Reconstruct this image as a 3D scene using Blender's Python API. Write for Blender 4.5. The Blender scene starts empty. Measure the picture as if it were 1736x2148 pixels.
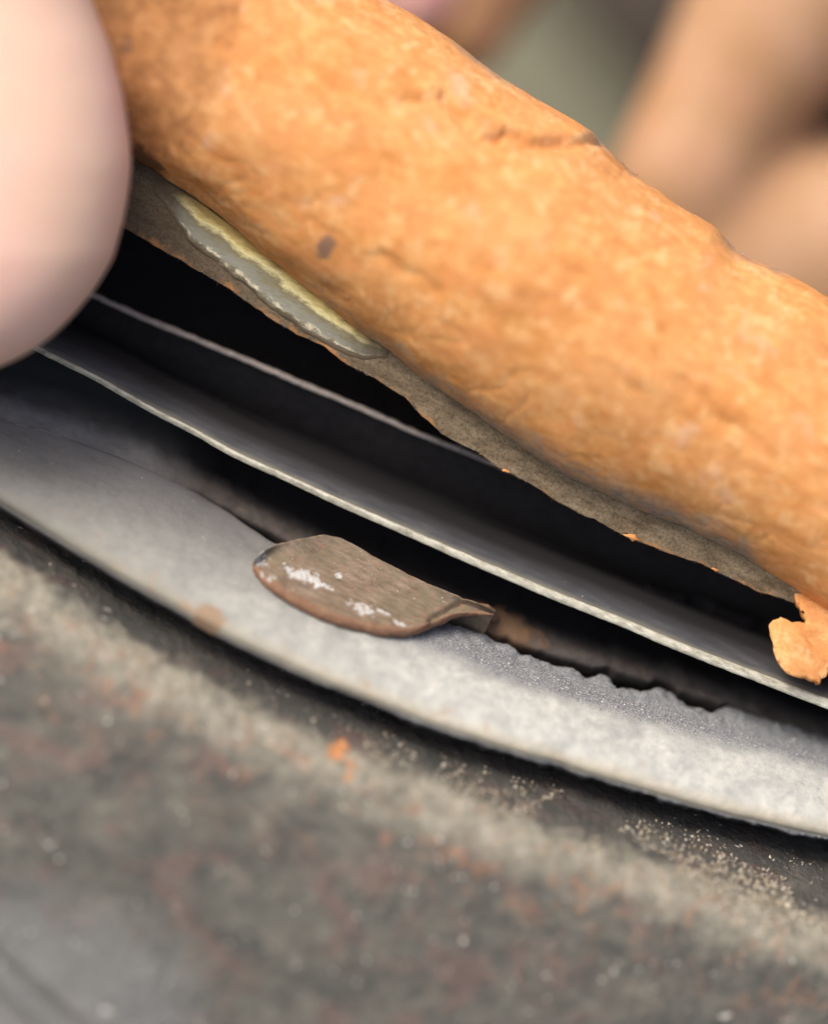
import bpy, math, random
import numpy as np
from mathutils import Matrix, Vector
random.seed(7)
rng = np.random.default_rng(7)
SC = bpy.context.scene
COL = SC.collection

# ------------------------------------------------------------------ camera, sky, sun, exposure
K = 50.0 / 1736.0            # millimetres per reference unit at the focus distance
D = 280.0                    # focus distance, mm
TH = math.radians(24.0)      # camera roll
EL = math.radians(45.0)      # camera looks down by this angle
MM = 0.001
Rv = np.array([1.0, 0, 0])
Fv = np.array([0, math.cos(EL), -math.sin(EL)])
Uv = np.array([0, math.sin(EL), math.cos(EL)])
Cv = 180 * K * Uv - D * Fv

cam_d = bpy.data.cameras.new('camera')
cam = bpy.data.objects.new('camera', cam_d)
COL.objects.link(cam)
ir = Rv * math.cos(TH) + Uv * math.sin(TH)
iu = -Rv * math.sin(TH) + Uv * math.cos(TH)
m = Matrix(((ir[0], iu[0], -Fv[0], Cv[0] * MM), (ir[1], iu[1], -Fv[1], Cv[1] * MM), (ir[2], iu[2], -Fv[2], Cv[2] * MM), (0, 0, 0, 1)))
cam.matrix_world = m
cam_d.sensor_fit = 'HORIZONTAL'
cam_d.sensor_width = 36
cam_d.lens = 36 * D / 50.0
cam_d.clip_start = 0.01
cam_d.clip_end = 20
cam_d.dof.use_dof = True
cam_d.dof.focus_distance = D * MM
cam_d.dof.aperture_fstop = 7.5
SC.camera = cam

SUN_EL, SUN_AZ = math.radians(57), math.radians(-105)     # azimuth measured from +Y towards +X
world = bpy.data.worlds.new('World')
SC.world = world
world.use_nodes = True
wn = world.node_tree
sky = wn.nodes.new('ShaderNodeTexSky')
sky.sky_type = 'NISHITA'
sky.sun_disc = False
sky.sun_elevation = SUN_EL
sky.sun_rotation = SUN_AZ
sky.dust_density = 8.0
sky.air_density = 1.0
bg = wn.nodes['Background']
bg.inputs['Strength'].default_value = 0.15
wn.links.new(sky.outputs[0], bg.inputs['Color'])
sd = bpy.data.lights.new('sun', 'SUN')
sd.energy = 1.5
sd.angle = math.radians(22)
sd.color = (1.0, 0.93, 0.84)
sun = bpy.data.objects.new('sun', sd)
COL.objects.link(sun)
sdir = Vector((math.cos(SUN_EL) * math.sin(SUN_AZ), math.cos(SUN_EL) * math.cos(SUN_AZ), math.sin(SUN_EL)))
sun.rotation_euler = sdir.to_track_quat('Z', 'Y').to_euler()
SC.view_settings.view_transform = 'Standard'
SC.view_settings.look = 'None'
SC.view_settings.exposure = 0.22
SC.view_settings.gamma = 1.0

# ------------------------------------------------------------------ geometry helpers
def AB(px, py):
    u, v = px - 868.0, 1074.0 - py
    return u * math.cos(TH) - v * math.sin(TH), u * math.sin(TH) + v * math.cos(TH)

def Pw(a, b, w):
    a, b, w = np.broadcast_arrays(np.asarray(a, float), np.asarray(b, float), np.asarray(w, float))
    s = (D + w) / D
    return Cv + (a * K * s)[..., None] * Rv + (b * K * s)[..., None] * Uv + (D + w)[..., None] * Fv

def Pz(a, b, z):
    a, b, z = np.broadcast_arrays(np.asarray(a, float), np.asarray(b, float), np.asarray(z, float))
    s = (z - Cv[2]) / (b * K * Uv[2] + D * Fv[2])
    return Pw(a, b, D * s - D)

def XY(px, py, w):
    a, b = AB(px, py)
    return Pw(a, b, w)

def XYz(px, py, z):
    return Pz(*AB(px, py), z)

def rail(pts, deg=2, keep=1.0, lo=-1500, hi=1500):
    """smooth ring rail through traced points, extended past them along its own curve"""
    ab = sorted(AB(*p) for p in pts)
    A = np.array([p[0] for p in ab]); B = np.array([p[1] for p in ab])
    c = np.polyfit(A, B, deg)
    R = B - np.polyval(c, A)
    def f(a):
        a = np.asarray(a, float)
        base = np.polyval(c, a)
        r = np.interp(a, A, R)
        out = np.maximum(np.maximum(A[0] - a, a - A[-1]), 0)
        return base + keep * r * np.exp(-(out / 250.0) ** 2)
    return f

def smooth(y, n):
    k = np.hanning(2 * n + 3)[1:-1]; k /= k.sum()
    return np.convolve(np.pad(y, n, mode='edge'), k, mode='valid')

def _h(ix, iy, iz, s):
    n = (ix * 374761393 + iy * 668265263 + iz * 2147483647 + s * 1274126177) & 0xffffffff
    n = ((n ^ (n >> 13)) * 1274126177) & 0xffffffff
    return ((n ^ (n >> 16)) & 0xffff) / 65535.0

def vnoise(P, scale, seed=0):
    Q = P * scale
    i = np.floor(Q).astype(np.int64); f = Q - i
    f = f * f * (3 - 2 * f)
    r = 0
    for dx in (0, 1):
        for dy in (0, 1):
            for dz in (0, 1):
                wgt = (f[..., 0] if dx else 1 - f[..., 0]) * (f[..., 1] if dy else 1 - f[..., 1]) * (f[..., 2] if dz else 1 - f[..., 2])
                r = r + wgt * _h(i[..., 0] + dx, i[..., 1] + dy, i[..., 2] + dz, seed)
    return r * 2 - 1

def fbm(P, scale, octv=4, seed=0, gain=0.5):
    r, a = 0, 1.0
    for o in range(octv):
        r = r + a * vnoise(P, scale * 2 ** o, seed + o * 17)
        a *= gain
    return r

def make_mesh(name, V, F, attrs=None, sharp=40):
    me = bpy.data.meshes.new(name)
    me.from_pydata((V * MM).tolist(), [], F)
    me.polygons.foreach_set('use_smooth', [True] * len(me.polygons))
    if attrs:
        for k, arr in attrs.items():
            at = me.attributes.new(k, 'FLOAT', 'POINT')
            at.data.foreach_set('value', np.asarray(arr, dtype=np.float32).ravel())
    me.update()
    if sharp:
        me.set_sharp_from_angle(angle=math.radians(sharp))
    return me

def grid_faces(nu, nv, closed=False, flip=False, mask=None, base=0):
    F = []
    vv = nv if closed else nv - 1
    for i in range(nu - 1):
        for j in range(vv):
            if mask is not None and not mask[i, j]: continue
            j2 = (j + 1) % nv
            q = (base + i * nv + j, base + i * nv + j2, base + (i + 1) * nv + j2, base + (i + 1) * nv + j)
            F.append(q[::-1] if flip else q)
    return F

def normals(V):
    du = np.gradient(V, axis=0); dv = np.gradient(V, axis=1)
    n = np.cross(du, dv)
    return n / (np.linalg.norm(n, axis=-1, keepdims=True) + 1e-9)

def link(name, me, mat, parent=None, **tags):
    o = bpy.data.objects.new(name, me)
    COL.objects.link(o)
    if mat is not None: me.materials.append(mat)
    if parent is not None:
        o.parent = parent
        o.matrix_parent_inverse = Matrix.Translation(-parent.location)
    for k, v in tags.items(): o[k] = v
    return o

def thing(name, loc, label, category):
    o = bpy.data.objects.new(name, None)
    o.empty_display_size = 0.005
    o.location = tuple(float(c) * MM for c in loc)
    COL.objects.link(o)
    o['label'] = label; o['category'] = category
    return o

def resample(rows, A, subs):
    """rows: list of (nu,3) rails; subdivide between rails with Catmull-Rom"""
    R = np.stack(rows, 1); n = R.shape[1]
    out = []; par = []
    for j in range(n - 1):
        p0 = R[:, max(j - 1, 0)]; p1 = R[:, j]; p2 = R[:, j + 1]; p3 = R[:, min(j + 2, n - 1)]
        k = subs[j] if isinstance(subs, (list, tuple)) else subs
        for q in range(k):
            t = q / k
            out.append(0.5 * (2 * p1 + (p2 - p0) * t + (2 * p0 - 5 * p1 + 4 * p2 - p3) * t * t + (3 * p1 - p0 - 3 * p2 + p3) * t ** 3))
            par.append(j + t)
    out.append(R[:, -1]); par.append(n - 1)
    return np.stack(out, 1), np.array(par)

# ------------------------------------------------------------------ material helpers
class NT:
    def __init__(self, name):
        self.m = bpy.data.materials.new(name); self.m.use_nodes = True
        self.t = self.m.node_tree; self.b = self.t.nodes['Principled BSDF']
        g = self.t.nodes.new('ShaderNodeNewGeometry')
        v = self.t.nodes.new('ShaderNodeVectorMath'); v.operation = 'SCALE'; v.inputs['Scale'].default_value = 1000.0
        self.t.links.new(g.outputs['Position'], v.inputs[0]); self.pos = v.outputs[0]
    def set(self, inp, val):
        if isinstance(val, bpy.types.NodeSocket): self.t.links.new(val, inp)
        elif isinstance(val, tuple) and len(val) == 3 and inp.type == 'RGBA': inp.default_value = (*val, 1)
        else: inp.default_value = val
    def noise(self, scale, detail=4, rough=0.55, stretch=None, rot=None, dist=0.0, lac=2.0, vec=None):
        p = vec or self.pos
        if stretch or rot:
            mp = self.t.nodes.new('ShaderNodeMapping'); self.t.links.new(p, mp.inputs[0])
            mp.vector_type = 'TEXTURE' if False else 'POINT'
            if rot: mp.inputs['Rotation'].default_value = rot
            if stretch: mp.inputs['Scale'].default_value = stretch
            p = mp.outputs[0]
        n = self.t.nodes.new('ShaderNodeTexNoise')
        n.inputs['Scale'].default_value = scale; n.inputs['Detail'].default_value = detail
        n.inputs['Roughness'].default_value = rough; n.inputs['Distortion'].default_value = dist
        self.t.links.new(p, n.inputs['Vector'])
        return n.outputs['Fac']
    def voro(self, scale, rnd=1.0, feature='F1', vec=None):
        n = self.t.nodes.new('ShaderNodeTexVoronoi'); n.feature = feature
        n.inputs['Scale'].default_value = scale; n.inputs['Randomness'].default_value = rnd
        self.t.links.new(vec or self.pos, n.inputs['Vector']); return n.outputs['Distance']
    def ramp(self, fac, stops, interp='LINEAR'):
        r = self.t.nodes.new('ShaderNodeValToRGB'); cr = r.color_ramp; cr.interpolation = interp
        while len(cr.elements) > 1: cr.elements.remove(cr.elements[-1])
        cr.elements[0].position = stops[0][0]; c = stops[0][1]; cr.elements[0].color = (c, c, c, 1) if isinstance(c, (int, float)) else (*c, 1)
        for p, c in stops[1:]:
            e = cr.elements.new(p); e.color = (c, c, c, 1) if isinstance(c, (int, float)) else (*c, 1)
        self.t.links.new(fac, r.inputs[0]); return r.outputs[0]
    def mix(self, f, a, b, mode='MIX'):
        n = self.t.nodes.new('ShaderNodeMix'); n.data_type = 'RGBA'; n.blend_type = mode
        self.set(n.inputs[0], f); self.set(n.inputs[6], a); self.set(n.inputs[7], b)
        return n.outputs[2]
    def math(self, op, a, b=0.0, clamp=False):
        n = self.t.nodes.new('ShaderNodeMath'); n.operation = op; n.use_clamp = clamp
        self.set(n.inputs[0], a); self.set(n.inputs[1], b); return n.outputs[0]
    def attr(self, name):
        n = self.t.nodes.new('ShaderNodeAttribute'); n.attribute_name = name; return n.outputs['Fac']
    def spot(self, P, r, wob=0.5, scale=1.5, stretch=(1, 1, 1)):
        """1 inside a ragged patch around the world point P (mm), 0 outside"""
        sb = self.t.nodes.new('ShaderNodeVectorMath'); sb.operation = 'SUBTRACT'
        self.t.links.new(self.pos, sb.inputs[0]); sb.inputs[1].default_value = tuple(float(c) for c in P)
        mu = self.t.nodes.new('ShaderNodeVectorMath'); mu.operation = 'MULTIPLY'
        self.t.links.new(sb.outputs[0], mu.inputs[0]); mu.inputs[1].default_value = stretch
        ln = self.t.nodes.new('ShaderNodeVectorMath'); ln.operation = 'LENGTH'
        self.t.links.new(mu.outputs[0], ln.inputs[0])
        nz = self.math('MULTIPLY', self.math('SUBTRACT', self.noise(scale, 5, 0.7), 0.5), wob * r * 4)
        d = self.math('ADD', ln.outputs['Value'], nz)
        return self.math('SUBTRACT', 1.0, self.ramp_lin(d, r * 0.8, r * 1.1), clamp=True)
    def ramp_lin(self, v, lo, hi):
        n = self.t.nodes.new('ShaderNodeMapRange'); n.clamp = True
        self.set(n.inputs[0], v); n.inputs[1].default_value = lo; n.inputs[2].default_value = hi
        return n.outputs[0]
    def bump(self, layers):
        prev = None
        for h, dist, st in layers:
            n = self.t.nodes.new('ShaderNodeBump'); n.inputs['Distance'].default_value = dist * MM
            n.inputs['Strength'].default_value = st
            self.set(n.inputs['Height'], h)
            if prev: self.t.links.new(prev, n.inputs['Normal'])
            prev = n.outputs[0]
        self.t.links.new(prev, self.b.inputs['Normal'])
    def done(self, col, rough=0.8, metal=0.0, spec=0.5, **kw):
        self.set(self.b.inputs['Base Color'], col); self.set(self.b.inputs['Roughness'], rough)
        self.set(self.b.inputs['Metallic'], metal); self.set(self.b.inputs['Specular IOR Level'], spec)
        for k, v in kw.items(): self.set(self.b.inputs[k.replace('_', ' ')], v)
        return self.m

# ------------------------------------------------------------------ traced rails (the photograph seen at 1736 wide)
L1 = rail([(0, 1056), (100, 1116), (250, 1209), (375, 1279), (450, 1324), (530, 1364), (700, 1440), (868, 1506), (993, 1551), (1148, 1596), (1298, 1642), (1518, 1707), (1736, 1757)])
L0 = rail([(0, 1165), (100, 1240), (200, 1310), (300, 1372), (400, 1430), (500, 1480), (650, 1545), (800, 1607), (868, 1636), (1093, 1722), (1318, 1800), (1543, 1877), (1736, 1942)])
S1 = rail([(-100, 850), (100, 905), (250, 960), (405, 1030), (480, 1077), (560, 1132), (700, 1205), (900, 1290), (1020, 1338), (1043, 1348), (1060, 1350), (1093, 1376),
           (1130, 1382), (1168, 1401), (1200, 1406), (1225, 1421), (1240, 1419), (1268, 1420), (1280, 1430), (1293, 1443), (1320, 1446), (1343, 1457), (1358, 1448), (1373, 1445), (1395, 1449),
           (1408, 1456), (1422, 1472), (1443, 1481), (1470, 1486), (1493, 1496), (1508, 1488), (1523, 1485), (1550, 1494), (1578, 1499), (1620, 1515), (1736, 1548)], deg=2)
T0 = rail([(80, 734), (200, 794), (300, 852), (400, 904), (480, 949), (600, 1004), (700, 1051), (868, 1125), (1018, 1191), (1168, 1253), (1318, 1313), (1468, 1376), (1593, 1424), (1736, 1480)])
U0 = rail([(185, 616), (300, 668), (500, 750), (650, 814), (750, 854), (868, 908), (968, 946), (1053, 981)])
O1 = rail([(0, 330), (258, 475), (350, 528), (430, 575), (500, 618), (560, 662), (625, 700), (680, 727), (725, 762), (790, 795), (850, 832), (880, 868), (918, 898), (925, 908), (1000, 948), (1055, 985), (1068, 992), (1110, 1012),
           (1168, 1051), (1230, 1085), (1250, 1090), (1293, 1116), (1340, 1136), (1418, 1166), (1470, 1182), (1518, 1206), (1593, 1241), (1668, 1266), (1736, 1300)], deg=2)
O2 = rail([(-50, 120), (100, 200), (280, 325), (350, 382), (425, 435), (500, 490), (600, 565), (665, 615), (750, 685), (825, 735), (868, 775), (968, 850), (1068, 922), (1168, 991), (1293, 1048), (1418, 1098),
           (1568, 1180), (1668, 1240), (1736, 1290)], deg=2)
O5 = rail([(500, -150), (700, -50), (800, -5), (868, 32), (918, 68), (1018, 138), (1143, 213), (1218, 255), (1268, 297), (1318, 350), (1360, 378), (1418, 425), (1503, 470), (1543, 528), (1618, 556), (1736, 625)], deg=2)
NA = 1201
A = np.linspace(-2000, 2000, NA)
l1, l0, s1, t0, u0 = L1(A), L0(A), S1(A), T0(A), U0(A)
l1 = smooth(l1, 20); l0 = smooth(l0, 30); t0 = smooth(t0, 20); u0 = smooth(u0, 20)

# ------------------------------------------------------------------ materials
def mat_orange():
    n = NT('orange rust crust')
    big = n.noise(0.22, 3, 0.6, stretch=(1, 1.3, 1.3))
    mid = n.noise(0.75, 5, 0.62, rot=(0.3, 0.2, 0.5), stretch=(0.7, 1.4, 1.2), dist=0.6)
    fine = n.noise(5.0, 6, 0.7)
    c = n.ramp(mid, [(0.25, (0.48, 0.185, 0.055)), (0.42, (0.66, 0.295, 0.098)), (0.55, (0.78, 0.385, 0.138)), (0.75, (0.89, 0.53, 0.23))])
    c = n.mix(n.ramp(big, [(0.42, 0.0), (0.62, 0.55)]), c, (0.78, 0.41, 0.18))
    c = n.mix(n.ramp(n.noise(1.5, 5, 0.65, dist=0.8), [(0.42, 0.45), (0.56, 0.0)]), c, (0.62, 0.25, 0.075))
    c = n.mix(n.ramp(n.noise(0.9, 5, 0.65, dist=0.5), [(0.54, 0.0), (0.66, 0.6)]), c, (0.90, 0.58, 0.29))
    red = n.ramp(n.noise(0.4, 4, 0.6, dist=1.0), [(0.52, 0.0), (0.62, 0.6)])
    c = n.mix(red, c, (0.74, 0.32, 0.12))
    c = n.mix(n.ramp(n.noise(0.33, 4, 0.6), [(0.60, 0.0), (0.72, 0.5)]), c, (0.80, 0.55, 0.38))
    c = n.mix(n.ramp(fine, [(0.3, 0.2), (0.6, 0.0)]), c, (0.45, 0.18, 0.06))
    gr = n.attr('grime')
    g = n.math('ADD', gr, n.math('MULTIPLY', n.math('SUBTRACT', n.noise(0.9, 5, 0.65), 0.5), 0.9))
    c = n.mix(n.ramp_lin(g, 0.35, 0.85), c, n.ramp(n.noise(2.5, 4, 0.6), [(0.3, (0.22, 0.17, 0.13)), (0.7, (0.36, 0.29, 0.24))]))
    for p, r in (((683, 517), 0.55), ((1180, 1085), 0.3), ((395, 95), 0.35), ((262, 110), 0.6), ((250, 60), 0.45)):
        P = XY(*p, -4.5)
        c = n.mix(n.math('MULTIPLY', n.spot(P, r, 0.35, 1.4, (1, 0.8, 0.5)), 0.75), c, (0.16, 0.12, 0.11))
    c = n.mix(n.math('MULTIPLY', n.spot(XY(300, 120, -4.5), 5.0, 0.35, 0.6, (1, 0.6, 0.6)), 0.7), c, n.ramp(n.noise(0.9, 4, 0.6), [(0.35, (0.26, 0.12, 0.055)), (0.6, (0.52, 0.25, 0.10))]))
    c = n.mix(n.math('MULTIPLY', n.spot(XY(290, 350, -1.0), 1.6, 0.4, 1.0), 0.8), c, (0.12, 0.07, 0.045))  # shadow at the thumb end of the roll, painted brown
    n.bump([(n.noise(1.3, 5, 0.6, dist=0.5), 0.10, 0.3), (n.noise(7, 6, 0.75), 0.05, 0.4)])
    return n.done(c, 0.95, 0, 0.1)

def mat_lip():
    n = NT('worn grey lip')
    f = n.noise(1.2, 6, 0.7, stretch=(0.5, 1.4, 1.4))
    c = n.ramp(f, [(0.3, (0.13, 0.095, 0.055)), (0.5, (0.25, 0.195, 0.125)), (0.7, (0.36, 0.29, 0.19))])
    c = n.mix(n.math('MULTIPLY', n.ramp_lin(n.attr('along'), 150.0, -650.0), 0.65), c, (0.09, 0.07, 0.048))  # left end darkened in the colour to offset the sun there
    c = n.mix(n.ramp(n.noise(6, 5, 0.7), [(0.35, 0.7), (0.55, 0.0)]), c, (0.07, 0.05, 0.035))
    a = n.attr('across')
    e = n.math('ADD', a, n.math('MULTIPLY', n.math('SUBTRACT', n.noise(1.6, 5, 0.7), 0.5), 0.35))
    c = n.mix(n.math('MULTIPLY', n.ramp_lin(e, 0.92, 1.0), n.ramp(n.noise(0.5, 4, 0.6), [(0.45, 0.0), (0.6, 0.8)])), c, (0.50, 0.24, 0.09))
    n.bump([(n.noise(5, 6, 0.75), 0.12, 0.8)])
    return n.done(c, 0.9, 0, 0.2)

def mat_bare():
    n = NT('chipped bare metal')
    a = n.attr('across')
    e = n.math('ADD', a, n.math('MULTIPLY', n.math('SUBTRACT', n.noise(0.9, 5, 0.7, stretch=(0.6, 1.5, 1.5)), 0.5), 0.6))
    c = n.ramp(e, [(0.10, (0.40, 0.29, 0.10)), (0.22, (0.62, 0.50, 0.20)), (0.34, (0.80, 0.74, 0.40)), (0.46, (0.24, 0.21, 0.12)), (0.62, (0.27, 0.27, 0.215)), (0.80, (0.30, 0.30, 0.25)), (0.88, (0.24, 0.22, 0.16))])
    ln = n.math('MULTIPLY', n.math('MULTIPLY', n.ramp_lin(e, 0.78, 0.84), n.ramp_lin(e, 0.92, 0.86)), n.ramp(n.noise(1.1, 4, 0.6), [(0.42, 0.0), (0.55, 1.0)]))
    c = n.mix(ln, c, (0.80, 0.75, 0.56))
    c = n.mix(n.ramp_lin(e, 0.82, 0.98), c, (0.115, 0.09, 0.06))
    en = n.math('ADD', n.attr('ends'), n.math('MULTIPLY', n.math('SUBTRACT', n.noise(0.8, 5, 0.7), 0.5), 0.5))
    c = n.mix(n.ramp_lin(en, 0.40, 0.05), c, (0.115, 0.09, 0.06))
    c = n.mix(n.ramp(n.noise(2.0, 6, 0.75, stretch=(0.5, 2, 2)), [(0.54, 0.0), (0.66, 0.6)]), c, (0.16, 0.13, 0.08))
    n.bump([(n.noise(3, 6, 0.7, stretch=(0.4, 1.5, 1.5)), 0.12, 0.7)])
    return n.done(c, 0.8, 0.0, 0.2)

def mat_band():
    n = NT('pale weathered zinc')
    ac = n.attr('across')
    cl = n.noise(0.45, 5, 0.62, dist=0.4)
    c = n.ramp(cl, [(0.3, (0.40, 0.42, 0.40)), (0.5, (0.54, 0.555, 0.52)), (0.7, (0.66, 0.665, 0.61))])
    c = n.mix(n.ramp(n.noise(1.6, 5, 0.7), [(0.35, 0.5), (0.55, 0.0)]), c, (0.30, 0.32, 0.33))
    # cream deposit along the outer edge
    e = n.math('ADD', ac, n.math('MULTIPLY', n.math('SUBTRACT', n.noise(0.5, 4, 0.6), 0.5), 0.12))
    c = n.mix(n.math('MULTIPLY', n.ramp_lin(e, 0.20, 0.06), 0.7), c, (0.60, 0.53, 0.38))
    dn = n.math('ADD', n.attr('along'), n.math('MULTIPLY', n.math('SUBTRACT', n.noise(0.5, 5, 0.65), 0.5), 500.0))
    c = n.mix(n.math('MULTIPLY', n.ramp_lin(dn, 250.0, -700.0), 0.8), c, (0.20, 0.197, 0.18))  # left part darkened in the colour, standing in for light falloff
    rust = n.math('MULTIPLY', n.ramp(n.noise(0.6, 5, 0.65, dist=0.6), [(0.58, 0.0), (0.70, 1.0)]), n.ramp_lin(e, 0.34, 0.1))
    c = n.mix(n.math('MULTIPLY', rust, 0.6), c, (0.42, 0.24, 0.12))
    # bluish sandy zone on the inner slope
    sand = n.ramp(n.noise(11, 4, 0.8), [(0.32, (0.05, 0.055, 0.07)), (0.48, (0.20, 0.215, 0.24)), (0.6, (0.42, 0.42, 0.40)), (0.72, (0.75, 0.75, 0.72))])
    sm = n.math('MULTIPLY', n.ramp_lin(e, 0.60, 0.76), n.ramp_lin(n.attr('along'), -250.0, 150.0))
    c = n.mix(sm, c, sand)
    c = n.mix(n.math('MULTIPLY', n.ramp_lin(e, 0.35, 1.0), n.ramp_lin(n.attr('along'), 0.0, -350.0)), c, (0.17, 0.165, 0.165))  # shade towards the strip at left, mixed into the colour
    under_shade = n.ramp_lin(ac, 1.1, 1.35)
    c = n.mix(under_shade, c, (0.035, 0.033, 0.036))  # flange underside blackened in the colour, in place of shade
    c = n.mix(n.math('MULTIPLY', n.spot(Pz(*AB(437, 1300), -0.9), 0.9, 0.6, 1.2), 0.8), c, (0.34, 0.22, 0.13))
    c = n.mix(n.ramp(n.noise(4.2, 3, 0.6), [(0.70, 0.0), (0.75, 0.8)]), c, (0.72, 0.72, 0.68))
    n.bump([(n.noise(1.0, 5, 0.6), 0.25, 0.4), (n.noise(11, 4, 0.8), 0.12, 0.55)])
    return n.done(c, n.ramp(cl, [(0.3, 0.5), (0.7, 0.72)]), 0.1, 0.45)

def mat_edge():
    n = NT('bare sheet edge')
    f = n.noise(2.2, 6, 0.75, stretch=(0.5, 1.3, 1.3))
    c = n.ramp(f, [(0.3, (0.20, 0.19, 0.14)), (0.45, (0.42, 0.41, 0.33)), (0.60, (0.60, 0.59, 0.49)), (0.75, (0.76, 0.75, 0.65))])
    n.bump([(f, 0.04, 0.3)])
    return n.done(c, 0.5, 0.25, 0.5)

def mat_edge2():
    n = NT('dull sheet edge')
    f = n.noise(3.0, 5, 0.75)
    c = n.ramp(f, [(0.3, (0.20, 0.17, 0.15)), (0.6, (0.36, 0.32, 0.30)), (0.8, (0.5, 0.45, 0.42))])
    n.bump([(f, 0.12, 0.8)])
    return n.done(c, 0.6, 0.1, 0.5)

def mat_inner():
    n = NT('blue grey inner paint with shade')
    ac = n.attr('across')
    f = n.noise(1.5, 5, 0.65, stretch=(0.3, 1.4, 1.4))
    c = n.ramp(f, [(0.3, (0.042, 0.044, 0.052)), (0.55, (0.066, 0.069, 0.077)), (0.75, (0.095, 0.097, 0.10))])
    c = n.mix(n.math('MULTIPLY', n.ramp_lin(n.math('ADD', ac, n.math('MULTIPLY', n.math('SUBTRACT', n.noise(0.7, 5, 0.7, stretch=(0.4, 1, 1)), 0.5), 0.6)), 1.6, 1.0), 0.8), c, (0.22, 0.215, 0.165))  # strip near the edge lightened in the colour, as if lit
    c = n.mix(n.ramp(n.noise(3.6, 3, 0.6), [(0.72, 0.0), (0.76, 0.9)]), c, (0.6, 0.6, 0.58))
    c = n.mix(n.ramp_lin(ac, 1.7, 3.2), c, (0.020, 0.019, 0.021))  # fades to black in the colour, for shade under the roll
    n.bump([(n.noise(2, 5, 0.7, stretch=(0.3, 1.4, 1.4)), 0.1, 0.4)])
    return n.done(c, 0.55, 0.0, 0.4)

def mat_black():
    n = NT('recess shade black')
    c = n.ramp(n.noise(1.5, 4, 0.6), [(0.3, (0.022, 0.021, 0.022)), (0.7, (0.034, 0.031, 0.032))])  # near-black colour stands in for deep shade inside the recess
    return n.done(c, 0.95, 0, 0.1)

def mat_tab():
    n = NT('brown rusty clip')
    ac = n.attr('across')
    f = n.noise(1.6, 6, 0.68, rot=(0, 0, 0.2), stretch=(0.55, 1.6, 1.2))
    c = n.ramp(f, [(0.28, (0.12, 0.085, 0.055)), (0.5, (0.25, 0.185, 0.13)), (0.7, (0.36, 0.28, 0.21))])
    c = n.mix(n.ramp(n.noise(0.7, 4, 0.6), [(0.45, 0.0), (0.65, 0.5)]), c, (0.17, 0.15, 0.09))
    c = n.mix(n.ramp(n.noise(2.2, 6, 0.7), [(0.56, 0.0), (0.66, 0.6)]), c, (0.33, 0.16, 0.08))
    er = n.math('ADD', ac, n.math('MULTIPLY', n.math('SUBTRACT', n.noise(2.0, 5, 0.7), 0.5), 0.16))
    c = n.mix(n.ramp_lin(er, 0.10, 0.0), c, n.ramp(n.noise(4, 5, 0.7), [(0.3, (0.20, 0.095, 0.05)), (0.7, (0.36, 0.20, 0.115))]))
    wh = (0.78, 0.80, 0.80)
    for p, r, st in (((640, 1200), 0.62, (0.55, 1.0, 1)), ((668, 1214), 0.42, (0.5, 1.3, 1)), ((708, 1199), 0.30, (0.7, 1.2, 1)), ((765, 1270), 0.48, (0.6, 1.1, 1)),
                     ((812, 1279), 0.28, (0.5, 1.6, 1)), ((548, 1166), 0.48, (0.8, 0.9, 1)), ((620, 1232), 0.2, (0.6, 1, 1)), ((842, 1301), 0.26, (0.5, 1.4, 1)), ((558, 1200), 0.3, (0.5, 1, 1))):
        P = Pz(*AB(*p), 0.9)
        st = (st[0], st[1], 0.6)
        c = n.mix(n.math('MULTIPLY', n.math('MULTIPLY', n.spot(P, r, 1.0, 2.2, st), n.ramp(n.noise(5, 4, 0.7), [(0.38, 0.25), (0.52, 0.9)])), 0.85), c, wh)
    c = n.mix(n.ramp(n.noise(5.5, 3, 0.6), [(0.69, 0.0), (0.73, 0.9)]), c, (0.7, 0.68, 0.66))
    n.bump([(n.noise(1.8, 5, 0.65, stretch=(0.6, 1.5, 1)), 0.25, 0.5), (n.noise(9, 5, 0.8), 0.10, 0.8)])
    return n.done(c, 0.62, 0.0, 0.5)

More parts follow.
